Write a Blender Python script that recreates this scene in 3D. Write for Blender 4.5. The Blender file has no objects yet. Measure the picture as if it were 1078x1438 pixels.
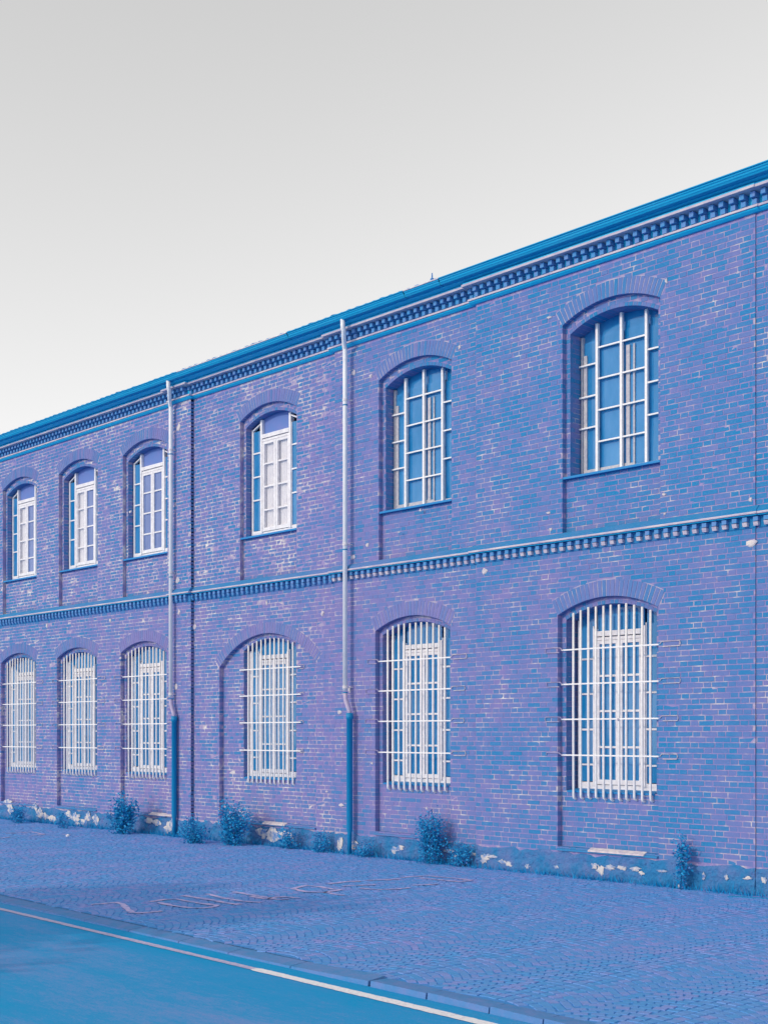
import bpy, math, random
from mathutils import Vector, Matrix
random.seed(7)
C = bpy.context.scene.collection
SC = bpy.context.scene

# ------------------------------------------------------------------ camera
F, HY, VPX, EYE, DIST = 1800.0, 1031.0, -1172.0, 2.1, 15.16      # in pixels of the 1078x1438 photograph; metres
TH = math.atan(F / (539.0 - VPX)); CT, ST = math.cos(TH), math.sin(TH)
cam = bpy.data.cameras.new('camera'); camo = bpy.data.objects.new('camera', cam); C.objects.link(camo)
cam.sensor_fit = 'VERTICAL'; cam.sensor_height = 24.0; cam.lens = F / 1438.0 * 24.0
cam.shift_y = (HY - 719.0) / 1438.0
cam.clip_start = 0.1; cam.clip_end = 2000.0
camo.location = (0, -DIST, EYE); camo.rotation_euler = (math.radians(90), 0, TH)
SC.camera = camo

# ------------------------------------------------------------------ sky, sun, exposure
SUN_AZ, SUN_EL = math.radians(15), math.radians(22)               # left of the wall's normal; above the horizon
world = bpy.data.worlds.new('World'); SC.world = world; world.use_nodes = True
wn = world.node_tree; wn.nodes.clear()
sky = wn.nodes.new('ShaderNodeTexSky'); sky.sky_type = 'NISHITA'; sky.sun_disc = False
sky.sun_elevation = SUN_EL; sky.sun_rotation = math.atan2(-math.sin(SUN_AZ), -math.cos(SUN_AZ))
sky.air_density = 1.0; sky.dust_density = 0.3; sky.ozone_density = 1.0
hsv = wn.nodes.new('ShaderNodeHueSaturation'); hsv.inputs['Saturation'].default_value = 0.0; hsv.inputs['Value'].default_value = 3.45
gam = wn.nodes.new('ShaderNodeGamma'); gam.inputs['Gamma'].default_value = 0.8
bg = wn.nodes.new('ShaderNodeBackground'); bg.inputs['Strength'].default_value = 0.15
wo = wn.nodes.new('ShaderNodeOutputWorld')
wn.links.new(sky.outputs[0], hsv.inputs['Color']); wn.links.new(hsv.outputs[0], gam.inputs['Color'])
wn.links.new(gam.outputs[0], bg.inputs['Color']); wn.links.new(bg.outputs[0], wo.inputs[0])
sl = bpy.data.lights.new('sun', 'SUN'); slo = bpy.data.objects.new('sun', sl); C.objects.link(slo)
sl.energy = 2.1; sl.angle = math.radians(0.5); sl.color = (1.0, 0.84, 0.66)
sd = Vector((-math.sin(SUN_AZ) * math.cos(SUN_EL), -math.cos(SUN_AZ) * math.cos(SUN_EL), math.sin(SUN_EL)))
slo.rotation_euler = sd.to_track_quat('Z', 'Y').to_euler(); slo.location = (-20, -30, 30)
SC.view_settings.view_transform = 'Standard'; SC.view_settings.look = 'None'
SC.view_settings.gamma = 1.0; SC.view_settings.exposure = -0.5; SC.view_settings.use_curve_mapping = False

# ------------------------------------------------------------------ helpers
def ground_at(px, py, z=0.0):                                     # a ground point seen at a pixel of the photograph
    t = (EYE - z) * F / (py - HY); k = (px - 539.0) / F
    return t * (-ST + k * CT), t * (CT + k * ST) - DIST
def wall_at(px, py, y=0.0):                                       # a point of the wall plane seen at a pixel
    k = (px - 539.0) / F; t = (DIST + y) / (CT + k * ST)
    return t * (-ST + k * CT), EYE + (HY - py) * t / F
def project(x, y, z):
    y = y + DIST; d = -x * ST + y * CT; r = x * CT + y * ST
    return 539.0 + F * r / d, HY - F * (z - EYE) / d

class MB:
    """collects vertices and faces, with a random number per piece"""
    def __init__(self): self.v = []; self.f = []; self.r = []; self.m = []; self.mi = 0
    def add(self, vs, fs, r=0.0):
        n = len(self.v); self.v.extend(vs); self.f.extend([tuple(i + n for i in q) for q in fs])
        self.r.extend([r] * len(fs)); self.m.extend([self.mi] * len(fs))
    def box(self, x0, x1, y0, y1, z0, z1, r=0.0):
        self.add([(x0,y0,z0),(x1,y0,z0),(x1,y1,z0),(x0,y1,z0),(x0,y0,z1),(x1,y0,z1),(x1,y1,z1),(x0,y1,z1)],
                 [(0,3,2,1),(4,5,6,7),(0,1,5,4),(1,2,6,5),(2,3,7,6),(3,0,4,7)], r)
    def hexa(self, p, r=0.0):                                     # 8 corners in box order
        self.add(p, [(0,3,2,1),(4,5,6,7),(0,1,5,4),(1,2,6,5),(2,3,7,6),(3,0,4,7)], r)
    def tube(self, pts, rad, n=8, cap=True):
        pts = [Vector(p) for p in pts]; rads = rad if isinstance(rad, (list, tuple)) else [rad] * len(pts)
        rings = []; ref = None
        for i, p in enumerate(pts):
            a = pts[max(i - 1, 0)]; b = pts[min(i + 1, len(pts) - 1)]
            d = (b - a).normalized()
            if ref is None: ref = Vector((1, 0, 0)) if abs(d.x) < .8 else Vector((0, 1, 0))
            u = d.cross(ref).normalized(); w = d.cross(u).normalized(); ref = w.cross(d) if False else ref
            rings.append([tuple(p + (u * math.cos(2*math.pi*k/n) + w * math.sin(2*math.pi*k/n)) * rads[i]) for k in range(n)])
        vs = [q for g in rings for q in g]; fs = []
        for i in range(len(rings) - 1):
            for k in range(n):
                a, b = i*n + k, i*n + (k+1) % n
                fs.append((a, b, b + n, a + n))
        if cap: fs.append(tuple(range(n))[::-1]); fs.append(tuple((len(rings)-1)*n + k for k in range(n)))
        self.add(vs, fs)
    def mesh(self, name, mats, smooth=False):
        me = bpy.data.meshes.new(name); me.from_pydata(self.v, [], self.f)
        for m in (mats if isinstance(mats, (list, tuple)) else [mats]): me.materials.append(m)
        a = me.attributes.new('rnd', 'FLOAT', 'FACE'); a.data.foreach_set('value', self.r)
        if any(self.m): me.polygons.foreach_set('material_index', self.m)
        if smooth: me.polygons.foreach_set('use_smooth', [True] * len(self.f))
        me.update(); return me
    def build(self, name, mats, parent=None, smooth=False, loc=None):
        return link(name, self.mesh(name, mats, smooth), parent, loc)

def link(name, me, parent=None, loc=None, rot=None, scale=None):
    o = bpy.data.objects.new(name, me); C.objects.link(o)
    if parent is not None: o.parent = parent
    if loc is not None: o.location = loc
    if rot is not None: o.rotation_euler = rot
    if scale is not None: o.scale = scale
    return o
def tag(o, label=None, cat=None, group=None, kind=None):
    for k, v in (('label', label), ('category', cat), ('group', group), ('kind', kind)):
        if v: o[k] = v
    return o

# ------------------------------------------------------------------ materials
def nodes_of(name):
    m = bpy.data.materials.new(name); m.use_nodes = True; nt = m.node_tree
    return m, nt, nt.nodes['Principled BSDF']
def N(nt, t, **kw):
    n = nt.nodes.new(t)
    for k, v in kw.items():
        if hasattr(n, k): setattr(n, k, v)
        else: n.inputs[k.replace('_', ' ')].default_value = v
    return n
def ramp(nt, fac, stops):
    r = nt.nodes.new('ShaderNodeValToRGB'); nt.links.new(fac, r.inputs[0]); e = r.color_ramp.elements
    while len(e) < len(stops): e.new(0.5)
    for i, (p, c) in enumerate(stops): e[i].position = p; e[i].color = (*c, 1)
    return r.outputs[0]
def noise(nt, scale, detail=3.0, rough=0.55, stretch=None):
    g = nt.nodes.new('ShaderNodeNewGeometry'); src = g.outputs['Position']
    if stretch:
        mp = nt.nodes.new('ShaderNodeMapping'); mp.inputs['Scale'].default_value = stretch
        nt.links.new(src, mp.inputs[0]); src = mp.outputs[0]
    n = nt.nodes.new('ShaderNodeTexNoise'); n.inputs['Scale'].default_value = scale
    n.inputs['Detail'].default_value = detail; n.inputs['Roughness'].default_value = rough
    nt.links.new(src, n.inputs['Vector']); return n.outputs['Fac']
def mix(nt, fac, a, b, mode='MIX'):
    n = nt.nodes.new('ShaderNodeMix'); n.data_type = 'RGBA'; n.blend_type = mode
    for s, v in ((n.inputs[0], fac), (n.inputs[6], a), (n.inputs[7], b)):
        if isinstance(v, (int, float)): s.default_value = v
        elif isinstance(v, tuple): s.default_value = (*v, 1)
        else: nt.links.new(v, s)
    return n.outputs[2]
def math_(nt, op, a, b=None):
    n = nt.nodes.new('ShaderNodeMath'); n.operation = op
    for s, v in zip(n.inputs, (a, b)):
        if v is None: continue
        if isinstance(v, (int, float)): s.default_value = v
        else: nt.links.new(v, s)
    return n.outputs[0]
def bump(nt, bs, h, strength=0.3, dist=0.01):
    b = nt.nodes.new('ShaderNodeBump'); b.inputs['Strength'].default_value = strength; b.inputs['Distance'].default_value = dist
    nt.links.new(h, b.inputs['Height']); nt.links.new(b.outputs[0], bs.inputs['Normal'])

def rnd_of(nt):
    a = nt.nodes.new('ShaderNodeAttribute'); a.attribute_name = 'rnd'; return a.outputs['Fac']

def brick_mat(name):
    m, nt, bs = nodes_of(name); L = nt.links.new
    r = rnd_of(nt)
    bays = noise(nt, 0.16, 2.0)                                   # weathering differs from bay to bay
    sx = N(nt, 'ShaderNodeSeparateXYZ'); g = N(nt, 'ShaderNodeNewGeometry'); L(g.outputs['Position'], sx.inputs[0])
    west = N(nt, 'ShaderNodeMapRange', From_Min=-12.0, From_Max=-19.0, To_Min=0.0, To_Max=0.18); L(sx.outputs[0], west.inputs['Value'])
    k = math_(nt, 'ADD', math_(nt, 'MULTIPLY', r, 0.58), math_(nt, 'MULTIPLY', math_(nt, 'SUBTRACT', bays, 0.38), 1.0))
    k = math_(nt, 'ADD', k, west.outputs[0])
    k = math_(nt, 'ADD', k, math_(nt, 'MULTIPLY', math_(nt, 'SUBTRACT', noise(nt, 1.3, 5.0, 0.65), 0.5), 1.0))
    k = math_(nt, 'ADD', k, math_(nt, 'MULTIPLY', math_(nt, 'SUBTRACT', noise(nt, 1.6, 4.0, 0.6, (1.6, 1.6, 0.14)), 0.5), 0.6))
    low = N(nt, 'ShaderNodeMapRange', From_Min=5.2, From_Max=4.2, To_Min=0.0, To_Max=0.10); L(sx.outputs[2], low.inputs['Value']); k = math_(nt, 'ADD', k, low.outputs[0])
    col = ramp(nt, k, [(0.0, (0.018, 0.228, 0.49)), (0.30, (0.052, 0.223, 0.49)), (0.58, (0.118, 0.213, 0.485)), (1.0, (0.22, 0.21, 0.48))])
    spot = ramp(nt, noise(nt, 34.0, 3.0), [(0.5, (0, 0, 0)), (0.78, (1, 1, 1))])
    col = mix(nt, math_(nt, 'MULTIPLY', spot, 0.20), col, (0.30, 0.28, 0.55))
    wash = ramp(nt, noise(nt, 2.6, 5.0, 0.65), [(0.50, (0, 0, 0)), (0.80, (1, 1, 1))])
    fine = ramp(nt, noise(nt, 42.0, 4.0, 0.7), [(0.46, (0, 0, 0)), (0.66, (1, 1, 1))])
    col = mix(nt, math_(nt, 'MULTIPLY', math_(nt, 'MULTIPLY', wash, fine), math_(nt, 'ADD', 0.2, math_(nt, 'MULTIPLY', west.outputs[0], 0.9))), col, (0.42, 0.40, 0.50))
    L(col, bs.inputs['Base Color']); bs.inputs['Roughness'].default_value = 0.9
    bs.inputs['Specular IOR Level'].default_value = 0.2
    bump(nt, bs, noise(nt, 70.0, 4.0), 0.5, 0.006)
    return m
def mortar_mat():
    m, nt, bs = nodes_of('lime_mortar'); L = nt.links.new
    a = noise(nt, 1.3, 5.0, 0.7); b = noise(nt, 7.0, 4.0, 0.6)
    k = math_(nt, 'ADD', math_(nt, 'MULTIPLY', a, 0.55), math_(nt, 'MULTIPLY', b, 0.55))
    sx = N(nt, 'ShaderNodeSeparateXYZ'); g = N(nt, 'ShaderNodeNewGeometry'); L(g.outputs['Position'], sx.inputs[0])
    west = N(nt, 'ShaderNodeMapRange', From_Min=-16.5, From_Max=-18.5, To_Min=0.0, To_Max=0.035); L(sx.outputs[0], west.inputs['Value']); k = math_(nt, 'ADD', k, west.outputs[0])
    col = ramp(nt, k, [(0.40, (0.17, 0.215, 0.49)), (0.54, (0.29, 0.245, 0.50)), (0.63, (0.44, 0.39, 0.53)), (0.74, (0.78, 0.75, 0.70))])
    L(col, bs.inputs['Base Color']); bs.inputs['Roughness'].default_value = 0.95
    bump(nt, bs, noise(nt, 120.0, 3.0), 0.4, 0.004)
    return m
def plain(name, c1, c2=None, scale=6.0, rough=0.6, bmp=0.0, bscale=40.0, lo=0.35, hi=0.7, metal=0.0, stretch=None):
    m, nt, bs = nodes_of(name)
    if c2 is None: c2 = tuple(x * 0.85 for x in c1)
    nt.links.new(ramp(nt, noise(nt, scale, 5.0, 0.65, stretch), [(lo, c1), (hi, c2)]), bs.inputs['Base Color'])
    bs.inputs['Roughness'].default_value = rough; bs.inputs['Metallic'].default_value = metal
    bs.inputs['Specular IOR Level'].default_value = 0.3 if rough < 0.7 else 0.1
    if bmp: bump(nt, bs, noise(nt, bscale, 4.0), bmp, 0.01 if bmp < 0.9 else 0.05)
    return m

BRICK = brick_mat('weathered_brick')
MORTAR = mortar_mat()
WHITE = plain('white_painted_wood', (0.90, 0.88, 0.90), (0.70, 0.68, 0.72), 14.0, 0.5, 0.15, 60.0)
OLDWHITE = plain('worn_white_paint', (0.62, 0.60, 0.60), (0.40, 0.40, 0.50), 18.0, 0.7)
IRONWHITE = plain('pale_painted_iron', (0.93, 0.92, 0.92), (0.80, 0.77, 0.78), 20.0, 0.5)
PIPEWHITE = plain('white_metal_pipe', (0.95, 0.95, 0.95), (0.86, 0.86, 0.88), 5.0, 0.35)
CASTIRON = plain('blue_cast_iron', (0.002, 0.24, 0.51), (0.006, 0.23, 0.48), 9.0, 0.45, 0.2)
EAVES = plain('blue_eaves_paint', (0.006, 0.54, 0.84), (0.03, 0.54, 0.84), 7.0, 0.6, stretch=(0.4, 1, 6))
GUTTERM = plain('blue_gutter_paint', (0.003, 0.36, 0.66), (0.03, 0.36, 0.64), 5.0, 0.7, stretch=(0.3, 1, 8))
FILLET = plain('pale_fillet', (0.70, 0.62, 0.66), (0.42, 0.38, 0.55), 4.0, 0.85, stretch=(1, 1, 4))
DENTIL = plain('shade_lifted_dentil_brick', (0.07, 0.31, 0.62), (0.19, 0.30, 0.60), 9.0, 0.9)  # brick lightened in its colour to lift the shade on the dentils
STONETRIM = plain('pale_string_stone', (0.56, 0.47, 0.58), (0.26, 0.28, 0.55), 5.0, 0.85, 0.3, 30.0)
SLATE = plain('dark_slate_sill', (0.008, 0.24, 0.58), (0.03, 0.25, 0.56), 8.0, 0.6)
ARCHMORTAR = plain('arch_joint_mortar', (0.24, 0.245, 0.51), (0.62, 0.56, 0.60), 3.0, 0.95, 0, 1, 0.40, 0.66)
CEMENT = plain('pale_cement', (0.74, 0.68, 0.66), (0.46, 0.42, 0.56), 12.0, 0.9, 0.4, 40.0)
PLINTH = plain('stained_plinth_render', (0.035, 0.215, 0.47), (0.13, 0.215, 0.47), 3.4, 0.95, 1.0, 16.0, 0.40, 0.66)
RUBBLE = plain('pale_rubble_stone', (0.66, 0.63, 0.62), (0.10, 0.24, 0.54), 9.0, 0.95, 0.6, 25.0, 0.45, 0.62)
BOARD = plain('mauve_tympanum_board', (0.13, 0.235, 0.55), (0.18, 0.235, 0.55), 4.0, 0.7)
ROOM = plain('dim_room_wall', (0.01, 0.25, 0.60), (0.03, 0.26, 0.60), 2.0, 0.9)
CURTAIN = plain('white_net_curtain', (0.88, 0.86, 0.86), (0.74, 0.72, 0.76), 8.0, 0.9)
TILE = plain('dark_blue_roof_tile', (0.02, 0.25, 0.60), (0.10, 0.24, 0.56), 6.0, 0.8, 0.3)
ZINC = plain('bright_zinc', (0.85, 0.80, 0.80), (0.60, 0.55, 0.62), 6.0, 0.5)
KERB = plain('kerb_stone', (0.07, 0.255, 0.54), (0.16, 0.255, 0.54), 5.0, 0.9, 0.5, 30.0)
PAINT = plain('road_paint', (0.90, 0.89, 0.92), (0.62, 0.58, 0.68), 30.0, 0.8, 0.3, 60.0, 0.5, 0.75)
WORNPAINT = plain('worn_road_paint', (0.62, 0.55, 0.70), (0.34, 0.38, 0.66), 22.0, 0.9)
CHALK = plain('faded_letter_paint', (0.62, 0.52, 0.80), (0.26, 0.35, 0.70), 11.0, 0.9, 0, 1, 0.42, 0.62)
LEAF = plain('blue_weed_leaf', (0.003, 0.31, 0.64), (0.012, 0.29, 0.60), 12.0, 0.6)
LEAF2 = plain('mauve_weed_leaf', (0.05, 0.25, 0.58), (0.14, 0.23, 0.55), 12.0, 0.6)
STEM = plain('weed_stem', (0.02, 0.22, 0.50), (0.08, 0.20, 0.48), 12.0, 0.8)
BARK = plain('tree_bark', (0.05, 0.15, 0.35), (0.08, 0.16, 0.33), 12.0, 0.9)
PAPER = plain('white_paper', (0.9, 0.88, 0.88), (0.8, 0.78, 0.8), 20.0, 0.9)

def road_mat():
    m, nt, bs = nodes_of('asphalt'); L = nt.links.new
    patch = noise(nt, 0.35, 4.0, 0.6, (0.35, 1.6, 1)); grain = noise(nt, 60.0, 3.0)
    k = math_(nt, 'ADD', math_(nt, 'MULTIPLY', patch, 0.75), math_(nt, 'MULTIPLY', math_(nt, 'ADD', math_(nt, 'MULTIPLY', grain, 0.5), math_(nt, 'MULTIPLY', noise(nt, 14.0, 4.0, 0.7, (0.5, 1.5, 1)), 0.5)), 0.45))
    rdc = ramp(nt, k, [(0.48, (0.006, 0.34, 0.68)), (0.60, (0.045, 0.33, 0.68)), (0.72, (0.18, 0.32, 0.67))])
    L(rdc, bs.inputs['Base Color'])
    bs.inputs['Roughness'].default_value = 0.95; bs.inputs['Specular IOR Level'].default_value = 0.06; bump(nt, bs, noise(nt, 130.0, 3.0), 0.5, 0.01); return m
def sett_mat(name):
    m, nt, bs = nodes_of(name); L = nt.links.new
    r = rnd_of(nt)
    k = math_(nt, 'ADD', math_(nt, 'MULTIPLY', r, 0.52), math_(nt, 'MULTIPLY', noise(nt, 0.55, 5.0, 0.65), 0.70))
    k = math_(nt, 'ADD', k, math_(nt, 'MULTIPLY', math_(nt, 'SUBTRACT', noise(nt, 45.0, 3.0), 0.5), 0.4))
    L(ramp(nt, k, [(0.1, (0.06, 0.335, 0.70)), (0.45, (0.12, 0.33, 0.70)), (0.75, (0.19, 0.325, 0.69)), (1.0, (0.30, 0.32, 0.69))]), bs.inputs['Base Color'])
    bs.inputs['Roughness'].default_value = 0.9; bs.inputs['Specular IOR Level'].default_value = 0.1; bump(nt, bs, noise(nt, 60.0, 3.0), 0.4, 0.006); return m
ROAD = road_mat(); SETT = sett_mat('porphyry_sett')
JOINT = plain('sandy_joint', (0.055, 0.28, 0.65), (0.11, 0.28, 0.65), 8.0, 0.95)
EARTH = plain('bare_ground', (0.04, 0.22, 0.52), (0.10, 0.22, 0.52), 0.8, 0.95)

def glass_mat(name, col, clear, tint=(0.7, 0.9, 1.0, 1)):
    m = bpy.data.materials.new(name); m.use_nodes = True; nt = m.node_tree; nt.nodes.clear(); L = nt.links.new
    out = N(nt, 'ShaderNodeOutputMaterial'); tr = N(nt, 'ShaderNodeBsdfTransparent'); tr.inputs[0].default_value = tint
    df = N(nt, 'ShaderNodeBsdfDiffuse')
    L(ramp(nt, noise(nt, 2.2, 5.0, 0.6, (1, 1, 0.5)), [(0.38, col), (0.70, tuple(min(1, c * 1.1 + 0.075) for c in col))]), df.inputs[0])
    gl = N(nt, 'ShaderNodeBsdfGlossy'); gl.inputs['Roughness'].default_value = 0.06
    a = N(nt, 'ShaderNodeMixShader'); a.inputs[0].default_value = 1 - clear; L(tr.outputs[0], a.inputs[1]); L(df.outputs[0], a.inputs[2])
    lw = N(nt, 'ShaderNodeLayerWeight'); lw.inputs[0].default_value = 0.4; fc = math_(nt, 'ADD', 0.035, math_(nt, 'MULTIPLY', math_(nt, 'POWER', lw.outputs['Facing'], 2.0), 0.4))
    b = N(nt, 'ShaderNodeMixShader'); L(fc, b.inputs[0]); L(a.outputs[0], b.inputs[1]); L(gl.outputs[0], b.inputs[2])
    L(b.outputs[0], out.inputs[0]); return m
GLASS = glass_mat('dusty_window_glass', (0.012, 0.265, 0.62), 0.25)
GLASS2 = glass_mat('dusty_mauve_glass', (0.15, 0.235, 0.55), 0.25)
GLASS3 = glass_mat('clear_glass_before_curtain', (0.30, 0.32, 0.55), 0.88, (1, 1, 1, 1))

# ------------------------------------------------------------------ dimensions of the facade (metres; wall runs along X, faces -Y)
X_W, X_E = -36.0, -2.0
SECTIONS = [(X_W, -22.20, 0.0), (-22.20, -21.56, -0.07), (-21.56, -17.16, 0.0), (-17.16, -13.72, -0.055), (-13.72, -8.80, -0.11), (-8.80, X_E, -0.095)]
COURSE, BH, BL, HL, JT = 0.074, 0.0625, 0.240, 0.115, 0.0115
Z_PLINTH, Z_STR0, Z_STR1, Z_TOP = 0.36, 4.90, 5.08, 8.92
WIN_Y = 0.235

class Opening:
    def __init__(s, cx, a, z0, zs, rise, t, a2, w0, zs2, rise2, depth, kind):
        s.cx, s.a, s.z0, s.zs, s.rise, s.t = cx, a, z0, zs, rise, t
        s.a2, s.w0, s.zs2, s.rise2, s.depth, s.kind = a2, w0, zs2, rise2, depth, kind
        s.R = (a*a + rise*rise) / (2*rise); s.zc = zs + rise - s.R; s.Ro = s.R + t
        s.R2 = (a2*a2 + rise2*rise2) / (2*rise2); s.zc2 = zs2 + rise2 - s.R2
        s.face = next(y for x0, x1, y in SECTIONS if x0 <= cx < x1); s.back = s.face + depth
    def top(s, x):  return s.zc + math.sqrt(max(s.R**2 - min(abs(x - s.cx), s.a)**2, 0))
    def top2(s, x): return s.zc2 + math.sqrt(max(s.R2**2 - min(abs(x - s.cx), s.a2)**2, 0))
    def excl(s, z):                                               # half width kept free of wall bricks at height z (arch ring included)
        if z < s.z0: return 0
        if z <= s.zs: return s.a
        ze = s.zc + (s.zs - s.zc) * s.Ro / s.R
        if z <= ze: return s.a + (z - s.zs) * (s.a / (s.zs - s.zc))
        d = s.Ro**2 - (z - s.zc)**2
        return math.sqrt(d) if d > 0 else 0
    def half_in(s, z):                                            # half width of the recess at height z
        if z < s.z0: return 0
        if z <= s.zs: return s.a
        d = s.R**2 - (z - s.zc)**2
        return math.sqrt(d) if d > 0 and z < s.zs + s.rise else 0
    def half_win(s, z):                                           # half width of the inner opening plus its ring
        if z < s.w0: return 0
        if z <= s.zs2: return s.a2
        d = (s.R2 + 0.07)**2 - (z - s.zc2)**2
        return math.sqrt(d) if d > 0 and z < s.zs2 + s.rise2 + 0.07 else 0

UP = dict(a=0.86, z0=Z_STR1, zs=8.17, rise=0.22, t=0.235, a2=0.775, w0=5.93, zs2=8.04, rise2=0.20, depth=0.08)
LO = dict(a=0.89, z0=0.42, zs=3.87, rise=0.22, t=0.235, a2=0.80, w0=1.26, zs2=3.80, rise2=0.19, depth=0.09)
CX = [-11.13, -15.16, -19.15, -23.36, -26.12, -28.89]
OPEN = []
for i, cx in enumerate(CX): OPEN.append(Opening(cx, kind=('iron' if i < 2 else 'wood'), **UP))
for i, cx in enumerate(CX):
    d = dict(LO)
    if i == 2: d.update(a=1.47, zs=3.42, rise=0.60, t=0.21, zs2=3.72, rise2=0.20)
    OPEN.append(Opening(cx - 0.06, kind='lower', **d))

building = bpy.data.objects.new('brick_building', None); C.objects.link(building)
building.location = (-19.0, 0.0, 0.0)
tag(building, 'long two storey brick building with arched windows, iron grilles and white downpipes', 'building')
ORI = Vector((19.0, 0, 0))
class Part:                                                       # parts keep world coordinates: an offset undoes the root's location
    pass
def bpart(mb, name, mats, parent=None, smooth=False):
    o = mb.build(name, mats, parent or building, smooth)
    if parent is None: o.location = ORI
    return o

# ------------------------------------------------------------------ wall core (mortar) with real openings
wall = MB()
def quad(mb, p): mb.add(p, [(0, 1, 2, 3)])
GAP = 0.0028
for (x0, x1, y) in SECTIONS:
    ops = [o for o in OPEN if x0 <= o.cx < x1]
    xs = {x0, x1}
    for o in ops:
        for k in range(17): xs.add(o.cx - o.a + 2*o.a*k/16)
    xs = sorted(xs)
    for a, b in zip(xs, xs[1:]):
        if b - a < 1e-6: continue
        mid = (a + b) / 2; za = zb = Z_PLINTH - 0.1
        for o in sorted([o for o in ops if abs(mid - o.cx) < o.a], key=lambda o: o.z0):
            quad(wall, [(a, y+GAP, za), (b, y+GAP, zb), (b, y+GAP, o.z0), (a, y+GAP, o.z0)])
            za, zb = o.top(a), o.top(b)
        quad(wall, [(a, y+GAP, za), (b, y+GAP, zb), (b, y+GAP, 9.20), (a, y+GAP, 9.20)])
for (s0, s1) in zip(SECTIONS, SECTIONS[1:]):                      # the steps between sections
    x = s0[1]; ya, yb = s0[2] + GAP, s1[2] + GAP; sg = GAP if yb < ya else -GAP
    quad(wall, [(x+sg, ya+.1, 0), (x+sg, yb, 0), (x+sg, yb, 9.2), (x+sg, ya+.1, 9.2)])
for o in OPEN:                                                    # recess: jambs, soffit, panel with the window opening, reveals
    f, bk = o.face + GAP, o.back + GAP
    n = 16; xs = [o.cx - o.a + 2*o.a*k/n for k in range(n+1)]
    for sgn in (-1, 1):
        x = o.cx + sgn*(o.a + GAP); quad(wall, [(x, f, o.z0-.02), (x, bk+.05, o.z0-.02), (x, bk+.05, o.zs+.05), (x, f, o.zs+.05)])
    for a, b in zip(xs, xs[1:]):
        quad(wall, [(a, f, o.top(a)+GAP), (b, f, o.top(b)+GAP), (b, bk+.05, o.top(b)+GAP), (a, bk+.05, o.top(a)+GAP)])
    cut = sorted(set([round(v, 5) for v in xs] + [round(o.cx - o.a2 + 2*o.a2*k/n, 5) for k in range(n+1)]))
    for a, b in zip(cut, cut[1:]):
        if b - a < 1e-4: continue
        za, zb, ta, tb = o.z0, o.z0, o.top(a), o.top(b)
        if abs((a+b)/2 - o.cx) < o.a2:
            quad(wall, [(a, bk, za), (b, bk, zb), (b, bk, o.w0), (a, bk, o.w0)]); za, zb = o.top2(a), o.top2(b)
        quad(wall, [(a, bk, za), (b, bk, zb), (b, bk, tb+.01), (a, bk, ta+.01)])
    for sgn in (-1, 1):
        x = o.cx + sgn*(o.a2 + GAP); quad(wall, [(x, bk, o.w0-.02), (x, WIN_Y+.1, o.w0-.02), (x, WIN_Y+.1, o.zs2+.03), (x, bk, o.zs2+.03)])
    x2 = [o.cx - o.a2 + 2*o.a2*k/n for k in range(n+1)]
    for a, b in zip(x2, x2[1:]):
        quad(wall, [(a, bk, o.top2(a)+GAP), (b, bk, o.top2(b)+GAP), (b, WIN_Y+.1, o.top2(b)+GAP), (a, WIN_Y+.1, o.top2(a)+GAP)])
    quad(wall, [(o.cx-o.a2, bk, o.w0-.01), (o.cx+o.a2, bk, o.w0-.01), (o.cx+o.a2, WIN_Y+.1, o.w0-.01), (o.cx-o.a2, WIN_Y+.1, o.w0-.01)])
# end walls, back and top of the long block
quad(wall, [(X_W, 0, 0), (X_W, 11, 0), (X_W, 11, 9.2), (X_W, 0, 9.2)]); quad(wall, [(X_E, -.05, 0), (X_E, 11, 0), (X_E, 11, 9.2), (X_E, -.05, 9.2)])
quad(wall, [(X_W, 11, 0), (X_E, 11, 0), (X_E, 11, 9.2), (X_W, 11, 9.2)])
wallo = bpart(wall, 'wall', MORTAR)

# ------------------------------------------------------------------ bricks
def worn(x, z): return 0.0055 if (x < -17.16 and z > 5) else (0.0022 if x < -17.16 else 0.0)
def brick_shape(x0, x1, y0, y1, z0, z1, j=0.0016):
    """front face at y0 (towards -Y), slightly uneven and with a soft arris"""
    R = lambda: random.uniform(-j, j)
    e = 0.0014; p = R()*.5
    return [(x0+R()+e, y0+p+R(), z0+R()+e), (x1+R()-e, y0+p+R(), z0+R()+e), (x1, y1, z0), (x0, y1, z0),
            (x0+R()+e, y0+p+R(), z1+R()-e), (x1+R()-e, y0+p+R(), z1+R()-e), (x1, y1, z1), (x0, y1, z1)]
FACES5 = [(0,3,2,1),(4,5,6,7),(0,1,5,4),(1,2,6,5),(3,0,4,7)]
PERIOD = BL + HL + 2*JT
def lay(x0, x1, z, off):
    """bricks of one course between x0 and x1: stretcher, header, stretcher ..."""
    out = []; k = math.floor((x0 - off) / PERIOD) - 1
    while True:
        s = off + k*PERIOD
        if s > x1: break
        for a, l in ((s, BL), (s + BL + JT, HL)):
            c, d = max(a, x0), min(a + l, x1)
            if d - c > 0.03: out.append((c, d, abs((d - c) - l) < 1e-6))
        k += 1
    return out
def spans(x0, x1, holes):
    cur = [(x0, x1)]
    for a, b in holes:
        nxt = []
        for c, d in cur:
            if b <= c or a >= d: nxt.append((c, d)); continue
            if a > c: nxt.append((c, a))
            if b < d: nxt.append((b, d))
        cur = nxt
    return cur
bricks = []                                                       # x0, x1, y, z0, full
ncourse = int((Z_TOP - Z_PLINTH) / COURSE)
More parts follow.
